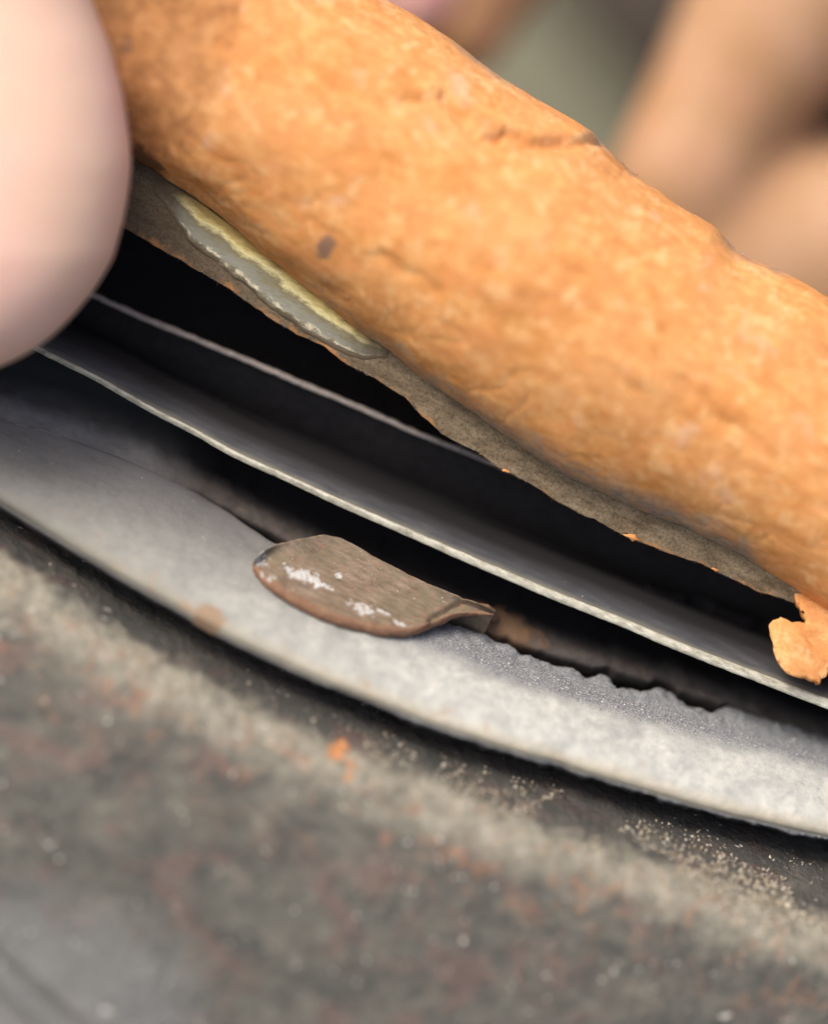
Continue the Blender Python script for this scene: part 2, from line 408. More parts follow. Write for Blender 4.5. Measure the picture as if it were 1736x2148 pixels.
def mat_shell():
    n = NT('rusty painted shell')
    ac = n.attr('across')      # 0 in the groove, 1 at the crest, >1 down the outer side
    st = dict(rot=(0, 0, 0.15), stretch=(0.8, 1.2, 1.2))
    f = n.noise(0.36, 7, 0.66, **st, dist=0.5)
    c = n.ramp(f, [(0.33, (0.062, 0.063, 0.057)), (0.47, (0.098, 0.098, 0.085)), (0.60, (0.135, 0.131, 0.110)), (0.74, (0.22, 0.212, 0.18))])
    c = n.mix(n.ramp(n.noise(0.3, 6, 0.65, **st, dist=1.0), [(0.52, 0.0), (0.62, 0.6)]), c, (0.165, 0.105, 0.092))
    c = n.mix(n.ramp(n.noise(0.75, 5, 0.7, dist=0.5), [(0.64, 0.0), (0.72, 0.5)]), c, (0.30, 0.15, 0.09))
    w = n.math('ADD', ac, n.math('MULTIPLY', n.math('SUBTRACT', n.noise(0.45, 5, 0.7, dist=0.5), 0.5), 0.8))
    paint = n.ramp(n.noise(0.8, 5, 0.7), [(0.3, (0.18, 0.17, 0.14)), (0.5, (0.34, 0.32, 0.25)), (0.7, (0.45, 0.425, 0.35))])
    pm = n.math('MULTIPLY', n.ramp_lin(w, 0.80, 1.0), n.ramp_lin(w, 1.55, 1.2))
    c = n.mix(n.math('MULTIPLY', pm, 0.85), c, paint)
    c = n.mix(n.math('MULTIPLY', n.ramp(n.noise(0.62, 5, 0.7, dist=0.5), [(0.53, 0.0), (0.63, 0.7)]), n.math('MULTIPLY', n.ramp_lin(w, 2.2, 1.4), n.ramp_lin(w, 0.95, 1.3))), c, (0.34, 0.18, 0.11))
    # channel darkened in the colour, standing in for shade under the flange
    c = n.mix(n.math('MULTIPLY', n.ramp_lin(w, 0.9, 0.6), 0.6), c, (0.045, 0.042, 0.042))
    # cleaner blue grey metal low on the shell
    P = Pz(*AB(60, 2290), -19)
    c = n.mix(n.math('MULTIPLY', n.spot(P, 12.0, 0.15, 0.3, (1, 1, 1)), 0.7), c, (0.19, 0.20, 0.20))
    for p, r in (((700, 1595), 0.65), ((722, 1628), 0.75)):
        P = Pz(*AB(*p), -3.4)
        c = n.mix(n.math('MULTIPLY', n.spot(P, r, 0.9, 0.9, (1.2, 0.7, 0.5)), 0.85), c, (0.62, 0.25, 0.07))
    # bare shiny flecks
    fl = n.ramp(n.noise(1.9, 2, 0.5), [(0.70, 0.0), (0.73, 1.0)])
    c = n.mix(n.math('MULTIPLY', fl, 0.8), c, (0.62, 0.60, 0.54))
    n.bump([(n.noise(0.9, 6, 0.7), 0.45, 0.7), (n.voro(2.6), 0.10, 0.5), (n.noise(6, 5, 0.75), 0.10, 0.7)])
    ro = n.ramp(n.noise(1.1, 5, 0.7), [(0.3, 0.38), (0.65, 0.75)])
    return n.done(c, n.math('SUBTRACT', ro, n.math('MULTIPLY', fl, 0.25)), 0.15, 0.5)

def mat_skin(name, lo, hi, ridge):
    n = NT(name)
    c = n.ramp(n.noise(0.09, 4, 0.55), [(0.38, lo), (0.62, hi)])
    c = n.mix(n.ramp(n.noise(0.3, 4, 0.6), [(0.45, 0.0), (0.7, 0.25)]), c, (0.84, 0.48, 0.38))
    L = [(n.noise(0.9, 4, 0.6), 0.08, 0.4)]
    if ridge:
        w = n.t.nodes.new('ShaderNodeTexWave'); w.inputs['Scale'].default_value = 0.62
        w.inputs['Distortion'].default_value = 4.0; w.inputs['Detail'].default_value = 1.0; w.inputs['Detail Scale'].default_value = 0.35
        mp = n.t.nodes.new('ShaderNodeMapping'); mp.inputs['Rotation'].default_value = (0.2, 0.9, 0.3)
        n.t.links.new(n.pos, mp.inputs[0]); n.t.links.new(mp.outputs[0], w.inputs['Vector'])
        L.append((w.outputs['Fac'], 0.025, 0.45))
    L.append((n.noise(8, 4, 0.7), 0.02, 0.6))
    n.bump(L)
    return n.done(c, 0.5, 0, 0.4, Subsurface_Weight=0.35 if ridge else 0.1, Subsurface_Scale=0.003, Subsurface_Radius=(1.0, 0.35, 0.2))

def mat_plain(name, c1, c2, scale=0.05, rough=0.9):
    n = NT(name)
    return n.done(n.ramp(n.noise(scale, 4, 0.6), [(0.35, c1), (0.65, c2)]), rough, 0, 0.2)

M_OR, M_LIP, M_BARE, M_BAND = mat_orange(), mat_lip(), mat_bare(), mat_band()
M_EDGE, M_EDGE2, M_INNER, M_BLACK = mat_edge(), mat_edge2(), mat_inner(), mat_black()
M_TAB, M_SHELL = mat_tab(), mat_shell()
M_SKIN = mat_skin('pale skin', (0.88, 0.61, 0.46), (0.90, 0.59, 0.50), True)
M_SKIN2 = mat_skin('tanned skin', (0.43, 0.235, 0.11), (0.49, 0.30, 0.17), False)
M_NAIL = mat_plain('pink fingernail', (0.72, 0.38, 0.36), (0.76, 0.44, 0.40), 0.2, 0.35)
M_OLIVE = mat_plain('olive grey cloth', (0.15, 0.15, 0.105), (0.23, 0.225, 0.16), 0.03)
M_DARK = mat_plain('dark cloth', (0.05, 0.042, 0.038), (0.09, 0.075, 0.065), 0.03)

# ------------------------------------------------------------------ backdrop
g = 60
uu = np.linspace(-1400, 1400, g)
yy = np.concatenate([np.linspace(-700, 60, 20), np.linspace(75, 600, g - 20)])
XX, YY = np.meshgrid(uu, yy, indexing='ij')
ZZ = -130 + np.where(YY > 140, (YY - 140) * 0.9, 0) + 7 * np.sin(XX / 38.0 + YY / 60.0)
V = np.stack([XX, YY, ZZ], -1)
link('background', make_mesh('background', V.reshape(-1, 3), grid_faces(g, g, flip=True)), M_OLIVE, kind='structure',
     label='blurred olive grey background cloth far behind the rims')

def tube_body(path, radii, seg=40, flat=0.85, upv=None, sub=10):
    """closed tapering limb: path points (mm), radii; returns verts, faces"""
    path = np.array(path, float); radii = np.array(radii, float)
    n = len(path); T = np.arange(n); tt = np.linspace(0, n - 1, (n - 1) * sub + 1)
    def cr(X):
        out = []
        for t in tt:
            j = min(int(t), n - 2); f = t - j
            p0, p1, p2, p3 = X[max(j - 1, 0)], X[j], X[j + 1], X[min(j + 2, n - 1)]
            out.append(0.5 * (2 * p1 + (p2 - p0) * f + (2 * p0 - 5 * p1 + 4 * p2 - p3) * f * f + (3 * p1 - p0 - 3 * p2 + p3) * f ** 3))
        return np.array(out)
    P = cr(path); R = np.maximum(cr(radii), 0.05)
    tan = np.gradient(P, axis=0); tan /= np.linalg.norm(tan, axis=1, keepdims=True)
    up = np.array(upv if upv is not None else Fv, float)
    side = np.cross(tan, up); side /= np.linalg.norm(side, axis=1, keepdims=True)
    nn = np.cross(side, tan)
    ph = np.linspace(0, 2 * np.pi, seg, endpoint=False)
    V = P[:, None] + R[:, None, None] * (np.cos(ph)[None, :, None] * side[:, None] + flat * np.sin(ph)[None, :, None] * nn[:, None])
    return V

def cap_mesh(name, V, sharp=0):
    nu, nv = V.shape[:2]
    F = grid_faces(nu, nv, closed=True)
    vs = V.reshape(-1, 3)
    c0 = V[0].mean(0); c1 = V[-1].mean(0)
    b = len(vs)
    vs = np.vstack([vs, c0, c1])
    for j in range(nv):
        F.append((b, (j + 1) % nv, j)); F.append((b + 1, (nu - 1) * nv + j, (nu - 1) * nv + (j + 1) % nv))
    return make_mesh(name, vs, F, sharp=sharp)

# dark folded cloth, run on behind the finger gap to deepen its shade
V = tube_body([XY(1150, -330, 96), XY(1260, -160, 94), XY(1370, 10, 90), XY(1500, 110, 88), XY(1640, 230, 86), XY(1800, 270, 88), XY(2100, 260, 96)], [3, 7, 6.5, 8, 9, 9, 5], flat=0.7)
o = link('dark_cloth', cap_mesh('dark_cloth', V), M_DARK)
o['label'] = 'blurred dark fold of cloth, run on behind the hand to darken the finger gap'; o['category'] = 'cloth'

# background hand : fingers fused with a palm by voxel remesh
def hand_mesh():
    parts = []
    W = 34
    parts.append(tube_body([XY(915, 165, W), XY(925, 120, W), XY(950, 20, W), XY(1010, -150, W + 1), XY(1120, -420, W + 4), XY(1330, -800, W + 10)], [0.6, 3.6, 4.6, 6.2, 7.4, 8.5]))
    parts.append(tube_body([XY(1340, 560, W - 3), XY(1370, 500, W - 4), XY(1420, 390, W - 5), XY(1500, 235, W - 4), XY(1650, 0, W - 3), XY(1800, -300, W), XY(1880, -560, W + 6), XY(1930, -800, W + 12)],
                           [0.6, 3.8, 4.8, 5.0, 6.9, 8.6, 9.5, 10]))
    parts.append(tube_body([XY(1150, 640, W + 1), XY(1210, 630, W), XY(1430, 600, W - 1), XY(1700, 556, W), XY(2000, 470, W + 2), XY(2330, 150, W + 6), XY(2450, -350, W + 12)],
                           [0.6, 5.0, 8.0, 8.2, 8.6, 9.5, 10]))
    parts.append(tube_body([XY(1400, 560, W), XY(1470, 450, W), XY(1550, 380, W), XY(1650, 330, W + 3)], [3, 6.0, 6.0, 3.5]))
    parts.append(tube_body([XY(1900, 1100, W + 12), XY(1960, 1020, W + 10), XY(2080, 850, W + 8), XY(2330, 500, W + 8), XY(2560, 50, W + 12), XY(2560, -500, W + 16)],
                           [0.6, 4.6, 7.0, 7.8, 8.4, 10]))
    parts.append(tube_body([XY(1250, -660, W + 10), XY(1500, -820, W + 13), XY(1900, -950, W + 16), XY(2350, -900, W + 18), XY(2650, -700, W + 20)], [8, 14, 17, 16, 9]))
    parts.append(tube_body([XY(1750, -900, W + 18), XY(2000, -1400, W + 24), XY(2300, -2300, W + 34)], [16, 19, 17]))
    vs, F, base = [], [], 0
    for V in parts:
        nu, nv = V.shape[:2]
        F += grid_faces(nu, nv, closed=True, base=base)
        vs.append(V.reshape(-1, 3)); b = base + nu * nv
        vs.append(V[0].mean(0)[None]); vs.append(V[-1].mean(0)[None])
        for j in range(nv):
            F.append((b, base + (j + 1) % nv, base + j)); F.append((b + 1, base + (nu - 1) * nv + j, base + (nu - 1) * nv + (j + 1) % nv))
        base = b + 2
    return make_mesh('hand', np.vstack(vs), F, sharp=0)

ho = link('person', hand_mesh(), M_SKIN2)
ho['label'] = 'blurred tanned hand behind the orange rim, bent fingers and one pink nail in view'; ho['category'] = 'person'
md = ho.modifiers.new('fuse', 'REMESH'); md.mode = 'VOXEL'; md.voxel_size = 0.0009; md.use_smooth_shade = True
ms = ho.modifiers.new('soften', 'SMOOTH'); ms.factor = 0.6; ms.iterations = 8
# fingernail: a curved plate on the near fingertip
ax = np.linspace(0, 1, 14); cx = np.linspace(-1, 1, 13)
nu_, nv_ = len(ax), len(cx)
tipd = (XY(960, 0, 34) - XY(942, 70, 34)); tipd /= np.linalg.norm(tipd)
sd_ = np.cross(tipd, -Fv); sd_ /= np.linalg.norm(sd_)
N = np.zeros((nu_, nv_, 3))
for i, t in enumerate(ax):
    wd = 2.5 * math.sqrt(max(0.0, 1 - (2 * t - 1) ** 4)) + 0.3
    for j, s in enumerate(cx):
        N[i, j] = XY(862, 40, 34) + tipd * (t * 8.5 - 1.0) + sd_ * s * wd - Fv * (4.6 + 0.9 * math.sin(t * 2.6) - 1.3 * s * s)
o = link('fingernail', make_mesh('fingernail', N.reshape(-1, 3), grid_faces(nu_, nv_), sharp=0), M_NAIL, ho)
sm = o.modifiers.new('thick', 'SOLIDIFY'); sm.thickness = 0.0006

# ------------------------------------------------------------------ rusty outer shell
def side(dx, z): return Pz(A, l0 - dx, z)
rows = [Pz(A, l1 + 150, -4.6) + np.array([0, 14.0, 3.0]), Pz(A, l1 + 150, -4.6), Pz(A, l1 + 40, -4.2), Pz(A, l1 - 20, -3.75), Pz(A, 0.55 * l1 + 0.45 * l0, -3.35), Pz(A, l0 + 28, -2.75), Pz(A, l0 - 6, -2.55),
        side(60, -2.85), side(150, -3.9), side(300, -6.3), side(520, -10.0), side(800, -14.8), side(1150, -21.5), side(1700, -34), side(2600, -62)]
V, par = resample(rows, A, [6, 4, 6, 10, 12, 8, 8, 10, 16, 20, 20, 16, 12, 8])
par = par - 1
acr = np.interp(par, [0, 2, 4, 5, 6, 7, 8, 10, 13], [0, 0.35, 0.8, 1.0, 1.25, 1.6, 2.2, 3, 4])
N_ = normals(V); sgn = np.sign(N_[..., 2].mean())
d = 0.12 * fbm(V, 0.25, 4, 3) + 0.06 * fbm(V, 1.5, 3, 9)
# two shallow pressed lines low on the left
def line_d(V, p, q, z):
    P0 = Pz(*AB(*p), z); P1 = Pz(*AB(*q), z); dd = (P1 - P0) / np.linalg.norm(P1 - P0)
    r = V - P0; t = (r * dd).sum(-1)
    return np.linalg.norm(r - t[..., None] * dd, axis=-1)
for (p, q, wd, am) in (((0, 2015), (150, 2148), 0.5, -0.38), ((0, 1985), (190, 2148), 0.6, 0.25), ((0, 2065), (90, 2148), 0.5, 0.3), ((0, 2100), (50, 2148), 0.4, -0.3)):
    rel = V - Cv; dep = rel @ Fv
    ga, gb = (rel @ Rv) / dep * D / K, (rel @ Uv) / dep * D / K
    (pa_, pb_), (qa_, qb_) = AB(*p), AB(*q)
    sx, sy = qa_ - pa_, qb_ - pb_; ln_ = math.hypot(sx, sy); sx /= ln_; sy /= ln_
    dd = np.abs((ga - pa_) * sy - (gb - pb_) * sx)
    al = (ga - pa_) * sx + (gb - pb_) * sy
    d = d + am * np.exp(-(dd / (wd * 26)) ** 2) * np.clip((ln_ + 130 - al) / 150, 0, 1)
V = V + N_ * sgn * d[..., None]
shell = link('rusty_shell', make_mesh('rusty_shell', V.reshape(-1, 3), grid_faces(NA, V.shape[1], flip=True), {'across': np.broadcast_to(acr, V.shape[:2])}, sharp=0), M_SHELL)
shell['label'] = 'rust mottled grey metal shell with pale worn crest, nearest of the curved rims'; shell['category'] = 'metal shell'
SHELLV = V

# grit lying in the channel of the shell
def grains(name, pts, size, mat, parent, label=None):
    base = np.array([(1, 0, -.7), (-1, 0, -.7), (0, 1, .7), (0, -1, .7)], float)
    vs, F = [], []
    for P in pts:
        q = rng.normal(size=(3, 3)); q, _ = np.linalg.qr(q)
        s = size * (0.4 + rng.random() ** 2 * 1.6)
        b = len(vs)
        vs.extend((base * s * rng.uniform(0.6, 1.3, (4, 1))) @ q + P)
        F += [(b, b + 1, b + 2), (b, b + 3, b + 1), (b, b + 2, b + 3), (b + 1, b + 3, b + 2)]
    o = link(name, make_mesh(name, np.array(vs), F, sharp=0), mat, parent, kind='stuff')
    if label: o['label'] = label
    return o
ng = NT('pale grit'); M_GRIT = ng.done(ng.ramp(ng.noise(3.0, 2, 0.5), [(0.35, (0.30, 0.24, 0.15)), (0.5, (0.48, 0.42, 0.32)), (0.65, (0.66, 0.62, 0.52))]), 0.6)
pts = []
jj = np.where((par > 2.6) & (par < 6.0))[0]
while len(pts) < 3200:
    a = rng.uniform(-300, 1500); i = int((a + 2000) / 4000 * (NA - 1)); j = rng.choice(jj)
    x = (a + 100) / 1300
    P = V[i, j]
    if rng.random() < np.clip(x, 0.04, 1) ** 1.3 * np.exp(-((par[j] - 4.2) / 1.1) ** 2) and vnoise(P[None], 0.45, 5)[0] > -0.15:
        pts.append(P + rng.normal(size=3) * 0.05 + np.array([0, 0, 0.02]))
grains('grit', pts, 0.075, M_GRIT, shell)

pts = []
while len(pts) < 90:
    i = rng.integers(150, NA - 150); j = rng.integers(np.searchsorted(par, 5.5), np.searchsorted(par, 12))
    pts.append(V[i, j] + rng.normal(size=3) * 0.05)
ng = NT('bright metal flecks'); M_FLECK = ng.done((0.50, 0.46, 0.41), 0.35, 0.9)
grains('shiny_flecks', pts, 0.13, M_FLECK, shell)

# ------------------------------------------------------------------ grey rim with slot and folded tab
rim = thing('grey_rim', Pz(0, -280, 0), 'broad pale grey metal rim with a slot and a rusty tab folded out of it', 'metal rim')
slot = np.exp(-0)  # slot runs between these two places along the ring
a0, a1 = AB(395, 1025)[0], AB(1600, 1500)[0]
inslot = (A > a0) & (A < a1)
zf_x = [0, 0.04, 0.12, 0.3, 0.5, 0.68, 0.85, 1.0]
zf_z = [-1.15, -0.75, -0.40, -0.08, 0.0, -0.10, -0.36, -0.75]
def band_row(f): return Pz(A, l1 + (s1 - l1) * f, float(np.interp(f, zf_x, zf_z)))
fr = [0, 0.03, 0.08, 0.15, 0.24, 0.36, 0.5, 0.64, 0.78, 0.9, 1.0]
s1s = smooth(s1, 45)
rows = [Pz(A, l1, -1.15) + np.array([0, 2.5, -0.8]), Pz(A, l1, -1.15) + np.array([0, 0.25, -0.55]), Pz(A, l1, -1.15) + np.array([0, -0.02, -0.25])]
for f in fr:
    z = float(np.interp(f, zf_x, zf_z)); zl = float(np.interp(f, [0, 0.04, 0.12, 0.3, 0.5, 1.0], [-1.15, -0.75, -0.40, -0.10, -0.02, -0.06]))
    lw = np.clip((a0 + 60 - A) / 160, 0, 1); lw = lw * lw * (3 - 2 * lw); z = z * (1 - lw) + zl * lw
    sm_ = s1s if f < 0.9 else (s1s * 0.5 + s1 * 0.5 if f < 1 else s1)
    rows.append(Pz(A, l1 + (sm_ - l1) * f, z))
rows.append(rows[-1] + np.array([0, 0.15, -0.25]))
rows.append(rows[-1] + np.array([0, -0.25, -0.5]))
V, par = resample(rows, A, [2, 2, 2] + [5] * 10 + [2, 2])
acr = np.interp(par, [2.4, 2.6] + list(range(4, 14)) + [15], [1.5, 0] + fr[1:] + [1.02])
N_ = normals(V); sgn = np.sign(N_[..., 2].mean())
lump = np.clip((acr - 0.75) / 0.25, 0, 1)[None, :] * np.clip((A + 150) / 150, 0, 1)[:, None]
V = V + N_ * sgn * (0.05 * fbm(V, 0.5, 4, 21) + lump * 0.16 * fbm(V, 1.6, 3, 31))[..., None]
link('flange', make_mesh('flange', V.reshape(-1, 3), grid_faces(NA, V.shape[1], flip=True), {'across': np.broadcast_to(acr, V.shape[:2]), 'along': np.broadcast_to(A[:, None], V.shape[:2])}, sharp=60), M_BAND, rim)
BANDV = V; BPAR = par
# sandy crust on the inner slope
pts = []
jj = np.where((acr > 0.66) & (acr < 1.0))[0]
while len(pts) < 2600:
    a = rng.uniform(-150, 1500); i = int((a + 2000) / 4000 * (NA - 1)); j = rng.choice(jj)
    if rng.random() < np.exp(-((acr[j] - 0.8) / 0.09) ** 2) * np.clip((a + 100) / 500, 0.1, 1):
        pts.append(V[i, j] + np.array([0, 0, 0.01]))
ng = NT('grey sand'); M_SAND = ng.done(ng.ramp(ng.noise(6.0, 2, 0.5), [(0.35, (0.12, 0.13, 0.15)), (0.5, (0.35, 0.36, 0.38)), (0.65, (0.72, 0.71, 0.66))]), 0.45)
grains('sand_crust', pts, 0.045, M_SAND, rim)

# floor behind the slot
gap = np.where(inslot, 1.0, 0.0); gap = smooth(gap, 8)
gw = np.interp(A, [a0, AB(480, 1075)[0], AB(560, 1130)[0], AB(1050, 1345)[0], AB(1168, 1395)[0], AB(1293, 1435)[0], AB(1443, 1470)[0], AB(1578, 1498)[0]],
               [0, 9, 16, 14, 22, 25, 22, 4]) * gap
base = s1s
S2v = Pz(A, np.maximum(s1s, s1) + gw - 3 * (gap < .5), -0.80 - 0.06 * gap + 0.72 * lw)
inx = np.where(inslot, 1.0, 0.0)[:, None]; inx = np.repeat(smooth(inx[:, 0], 10)[:, None], 3, 1)
rows = [S2v + np.array([0, 0.3, -1.2]), S2v + np.array([0, 0.02, -0.35]), S2v, S2v + np.array([0, 0.25, 0.16]) * inx + np.array([0, 0.2, 0.0]) * (1 - inx), S2v + np.array([0, 0.9, 0.05]) + np.array([0, 0, 0.2]) * inx, S2v + np.array([0, 1.8, 0.15]), S2v + np.array([0, 3.2, 0.0]), S2v + np.array([0, 4.6, 0.5]), S2v + np.array([0, 5.2, 2.6])]
V, par = resample(rows, A, [2, 2, 3, 4, 4, 4, 4, 4])
V = V + (0.10 * fbm(V, 0.8, 4, 41))[..., None] * np.array([0, 0.3, 1.0])
n = NT('grey brown dusty floor')
pa = n.attr('across')
c = n.ramp(n.noise(1.2, 5, 0.7), [(0.3, (0.05, 0.043, 0.038)), (0.6, (0.095, 0.082, 0.074)), (0.8, (0.13, 0.115, 0.10))])  # tones lowered to paint in the shade behind the slot
c = n.mix(n.ramp_lin(pa, 3.2, 5.2), c, (0.012, 0.011, 0.013))  # darker towards the back, shade under the ring put into the colour
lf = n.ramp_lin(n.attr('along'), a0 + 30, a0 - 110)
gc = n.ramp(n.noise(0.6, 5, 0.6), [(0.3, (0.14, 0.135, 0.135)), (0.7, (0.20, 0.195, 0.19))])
gc = n.mix(n.ramp_lin(pa, 4.0, 6.6), gc, (0.03, 0.03, 0.033))  # left floor also fades to painted shade at the back
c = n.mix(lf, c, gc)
rs = n.math('MULTIPLY', n.spot(Pz(*AB(1045, 1315), -0.5), 1.9, 0.4, 1.0, (0.7, 1, 1)), 0.85)
c = n.mix(rs, c, (0.16, 0.095, 0.055))
n.bump([(n.noise(3, 6, 0.7), 0.15, 0.7)])
M_FLOOR = n.done(c, 0.85, 0, 0.2)
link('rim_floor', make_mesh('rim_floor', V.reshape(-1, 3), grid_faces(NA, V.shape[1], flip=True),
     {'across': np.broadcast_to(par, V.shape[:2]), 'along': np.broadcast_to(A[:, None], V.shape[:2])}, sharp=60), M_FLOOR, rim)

# tab
tf = sorted([(-264, -235), (-259, -250), (-245, -263), (-210, -274), (-160, -283), (-100, -287), (-46, -284), (26, -271), (60, -261), (85, -250), (114, -228), (146, -192), (181, -160), (214, -142), (240, -131)])
tb = sorted([(-264, -228), (-259, -212), (-248, -194), (-230, -175), (-187, -144), (-155, -122), (-122, -113), (-90, -114), (-19, -122), (80, -127), (176, -123), (214, -120), (240, -121)])
ta = np.unique(np.concatenate([-264 + 24 * (1 - np.cos(np.linspace(0, np.pi / 2, 16))), np.linspace(-238, 240, 150)]))
fb = np.interp(ta, [p[0] for p in tf], [p[1] for p in tf]); bb = np.interp(ta, [p[0] for p in tb], [p[1] for p in tb])
fb[8:] = smooth(fb, 5)[8:]; bb[8:] = smooth(bb, 5)[8:]
fr_ = np.concatenate([[0, 0.012, 0.035, 0.07], np.linspace(0.11, 1, 22)])
rowsT = []; accT = []
zfloor = lambda a, b: np.interp((b - L1(a)) / (S1(a) - L1(a)), zf_x, zf_z)
zb = 0.10 + np.clip((ta - 60) / 180, 0, 1) ** 1.5 * 0.75 - np.clip((-200 - ta) / 60, 0, 1) * 0.25     # right end curls up
def top(f):
    b = fb + (bb - fb) * f
    z = 0.62 + zb + (-0.20) * np.sin(np.pi * np.clip(f, 0, 1)) + 0.35 * f ** 3
    z = z - 0.12 * (1 - np.clip(f / 0.07, 0, 1)) ** 2
    return Pz(ta, b, z)
th = 0.55
front_top = top(0)
# edge face: hangs down from the traced edge
lowb = fb - 0.0
e0 = Pz(ta, fb, 0.62 + zb - 0.12 - 0.50)          # bottom of the visible edge
shift = 17.0
def row_top(f):
    ff = fb + shift + (bb - fb - shift) * f
    z = 0.62 + zb + (-0.22) * np.sin(np.pi * f) + 0.40 * f ** 3
    return Pz(ta, ff, z)
thinr = np.clip((bb - fb) / 60, 0.15, 1)
shift = 17.0 * thinr
rowsT = [e0 + np.array([0, 0.9, -0.1]) * thinr[:, None], e0 + np.array([0, 0.3, -0.02]), e0, e0 * 0.6 + row_top(0) * 0.4 + np.array([0, -0.06, 0.0]), row_top(0) + np.array([0, -0.03, -0.04])]
accT = [-.3, -.2, -.1, -.05, 0.0]
for f in np.linspace(0.04, 1, 22):
    rowsT.append(row_top(f)); accT.append(f)
last = rowsT[-1]
for q in range(1, 7):
    an = q / 6 * 1.5
    rowsT.append(last + np.array([0, 0.35 * math.sin(an), -1.3 * (1 - math.cos(an))])); accT.append(1 + q * .05)
rowsT.append(rowsT[-1] + np.array([0, 0.1, -1.6])); accT.append(1.4)
V = np.stack(rowsT, 1); accT = np.array(accT)
N_ = normals(V); sgn = 1 if N_[60:120, 10:20, 2].mean() > 0 else -1
V = V + N_ * sgn * ((0.035 + 0.05 * (accT < 0.1)[None, :]) * fbm(V, 1.6, 4, 51))[..., None]
# cracked crease near the right end
ca, cb = AB(905, 1298); da, db = AB(968, 1262)
Vab = np.stack([np.broadcast_to(ta[:, None], V.shape[:2]), np.stack([fb + shift + (bb - fb - shift) * max(0, min(1, f)) for f in accT], 1)], -1)
seg = np.array([da - ca, db - cb]); L = np.linalg.norm(seg); seg /= L
rr = Vab - np.array([ca, cb]); tt_ = np.clip((rr * seg).sum(-1), 0, L); dist = np.linalg.norm(rr - tt_[..., None] * seg, axis=-1)
V[..., 2] -= 0.45 * np.exp(-(dist / 6.0) ** 2)
nu_, nv_ = V.shape[:2]
me = make_mesh('tab', V.reshape(-1, 3), grid_faces(nu_, nv_, flip=True), {'across': np.broadcast_to(accT, V.shape[:2])}, sharp=0)
o = link('tab', me, M_TAB, rim, label='brown rusty rounded tab bent out over the rim, flecked with white paint')

V = tube_body([XYz(965, 1272, 0.75), XYz(1000, 1277, 0.80), XYz(1022, 1283, 0.5), XYz(1034, 1294, -0.4), XYz(1038, 1310, -1.4), XYz(1040, 1335, -2.6)], [0.2, 0.33, 0.36, 0.36, 0.38, 0.4], seg=20, flat=0.8)
V = V + 0.05 * fbm(V, 2.0, 3, 55)[..., None]
link('tab_neck', cap_mesh('tab_neck', V), M_TAB, rim)

# ------------------------------------------------------------------ inner ring with bright edge
ring = thing('inner_ring', Pz(0, -20, 3.2), 'dark blue grey inner ring with a bright bare edge above the rusty tab', 'metal ring')
wT = np.interp(A, [-1000, -300, 300, 1000], [8, 11, 15, 18])
Tb, Tt = Pz(A, t0 - wT / 2, 3.05), Pz(A, t0 + wT / 2, 3.4)
rows = [Tb + np.array([0, 0.5, -0.1]), Tb, 0.5 * Tb + 0.5 * Tt + np.array([0, -0.05, 0.03]), Tt, Tt + np.array([0, 0.12, 0.0])]
V, par = resample(rows, A, [2, 3, 3, 2])
V = V + (0.018 * fbm(V, 0.3, 3, 61) + 0.012 * fbm(V, 2.5, 3, 62))[..., None]
link('bare_edge', make_mesh('bare_edge', V.reshape(-1, 3), grid_faces(NA, V.shape[1], flip=True), sharp=0), M_EDGE, ring)
e = Tt + np.array([0, 0.10, -0.02])
gapTU = np.clip(u0 - t0, 120, 600)
rows = [Tb + np.array([0, 0.5, -0.12]) , e + np.array([0, 0, -0.05]), e + np.array([0, 0.9, 0.02]), e + np.array([0, 2.0, -0.15]), e + np.array([0, 3.2, -0.6]), e + np.array([0, 4.4, -1.4]), e + np.array([0, 6.0, -2.8]), e + np.array([0, 9.5, -4.5])]
rows = rows[1:]
V, par = resample(rows, A, 6)
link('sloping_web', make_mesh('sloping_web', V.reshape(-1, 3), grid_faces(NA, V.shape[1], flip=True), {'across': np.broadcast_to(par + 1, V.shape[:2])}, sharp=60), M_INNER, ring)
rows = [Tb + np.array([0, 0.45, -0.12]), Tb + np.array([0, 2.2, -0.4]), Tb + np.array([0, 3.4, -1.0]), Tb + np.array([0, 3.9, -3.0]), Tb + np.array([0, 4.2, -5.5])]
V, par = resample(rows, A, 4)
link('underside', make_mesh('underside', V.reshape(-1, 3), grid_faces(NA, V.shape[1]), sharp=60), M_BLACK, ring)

# second thin ring
ring2 = thing('inner_ring', Pz(0, 60, 5), 'thin dull ring edge in the dark gap just under the orange rim', 'metal ring')
Ub, Ut = Pz(A, u0 - 4.5, 4.6), Pz(A, u0 + 4.5, 4.82)
rows = [Ub + np.array([0, 0.2, -0.05]), Ub, Ut, Ut + np.array([0, 0.3, -0.15])]
V, par = resample(rows, A, [2, 4, 2])
V = V + (0.025 * fbm(V, 1.8, 4, 71))[..., None]
link('ring_edge', make_mesh('ring_edge', V.reshape(-1, 3), grid_faces(NA, V.shape[1], flip=True), sharp=0), M_EDGE2, ring2)
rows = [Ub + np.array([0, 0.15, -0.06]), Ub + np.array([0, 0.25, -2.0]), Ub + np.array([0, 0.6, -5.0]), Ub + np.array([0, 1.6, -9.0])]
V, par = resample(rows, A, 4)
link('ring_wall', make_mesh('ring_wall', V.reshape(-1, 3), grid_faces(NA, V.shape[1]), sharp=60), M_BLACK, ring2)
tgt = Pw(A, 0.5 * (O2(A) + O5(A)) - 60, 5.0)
rows = [Ut + np.array([0, 0.25, -0.12]), Ut + np.array([0, 0.6, -2.0]), Ut + np.array([0, 3, -5.0]), 0.5 * Ut + 0.5 * tgt + np.array([0, 1.5, -6.0]), tgt + np.array([0, 1.0, -3.5]), tgt]
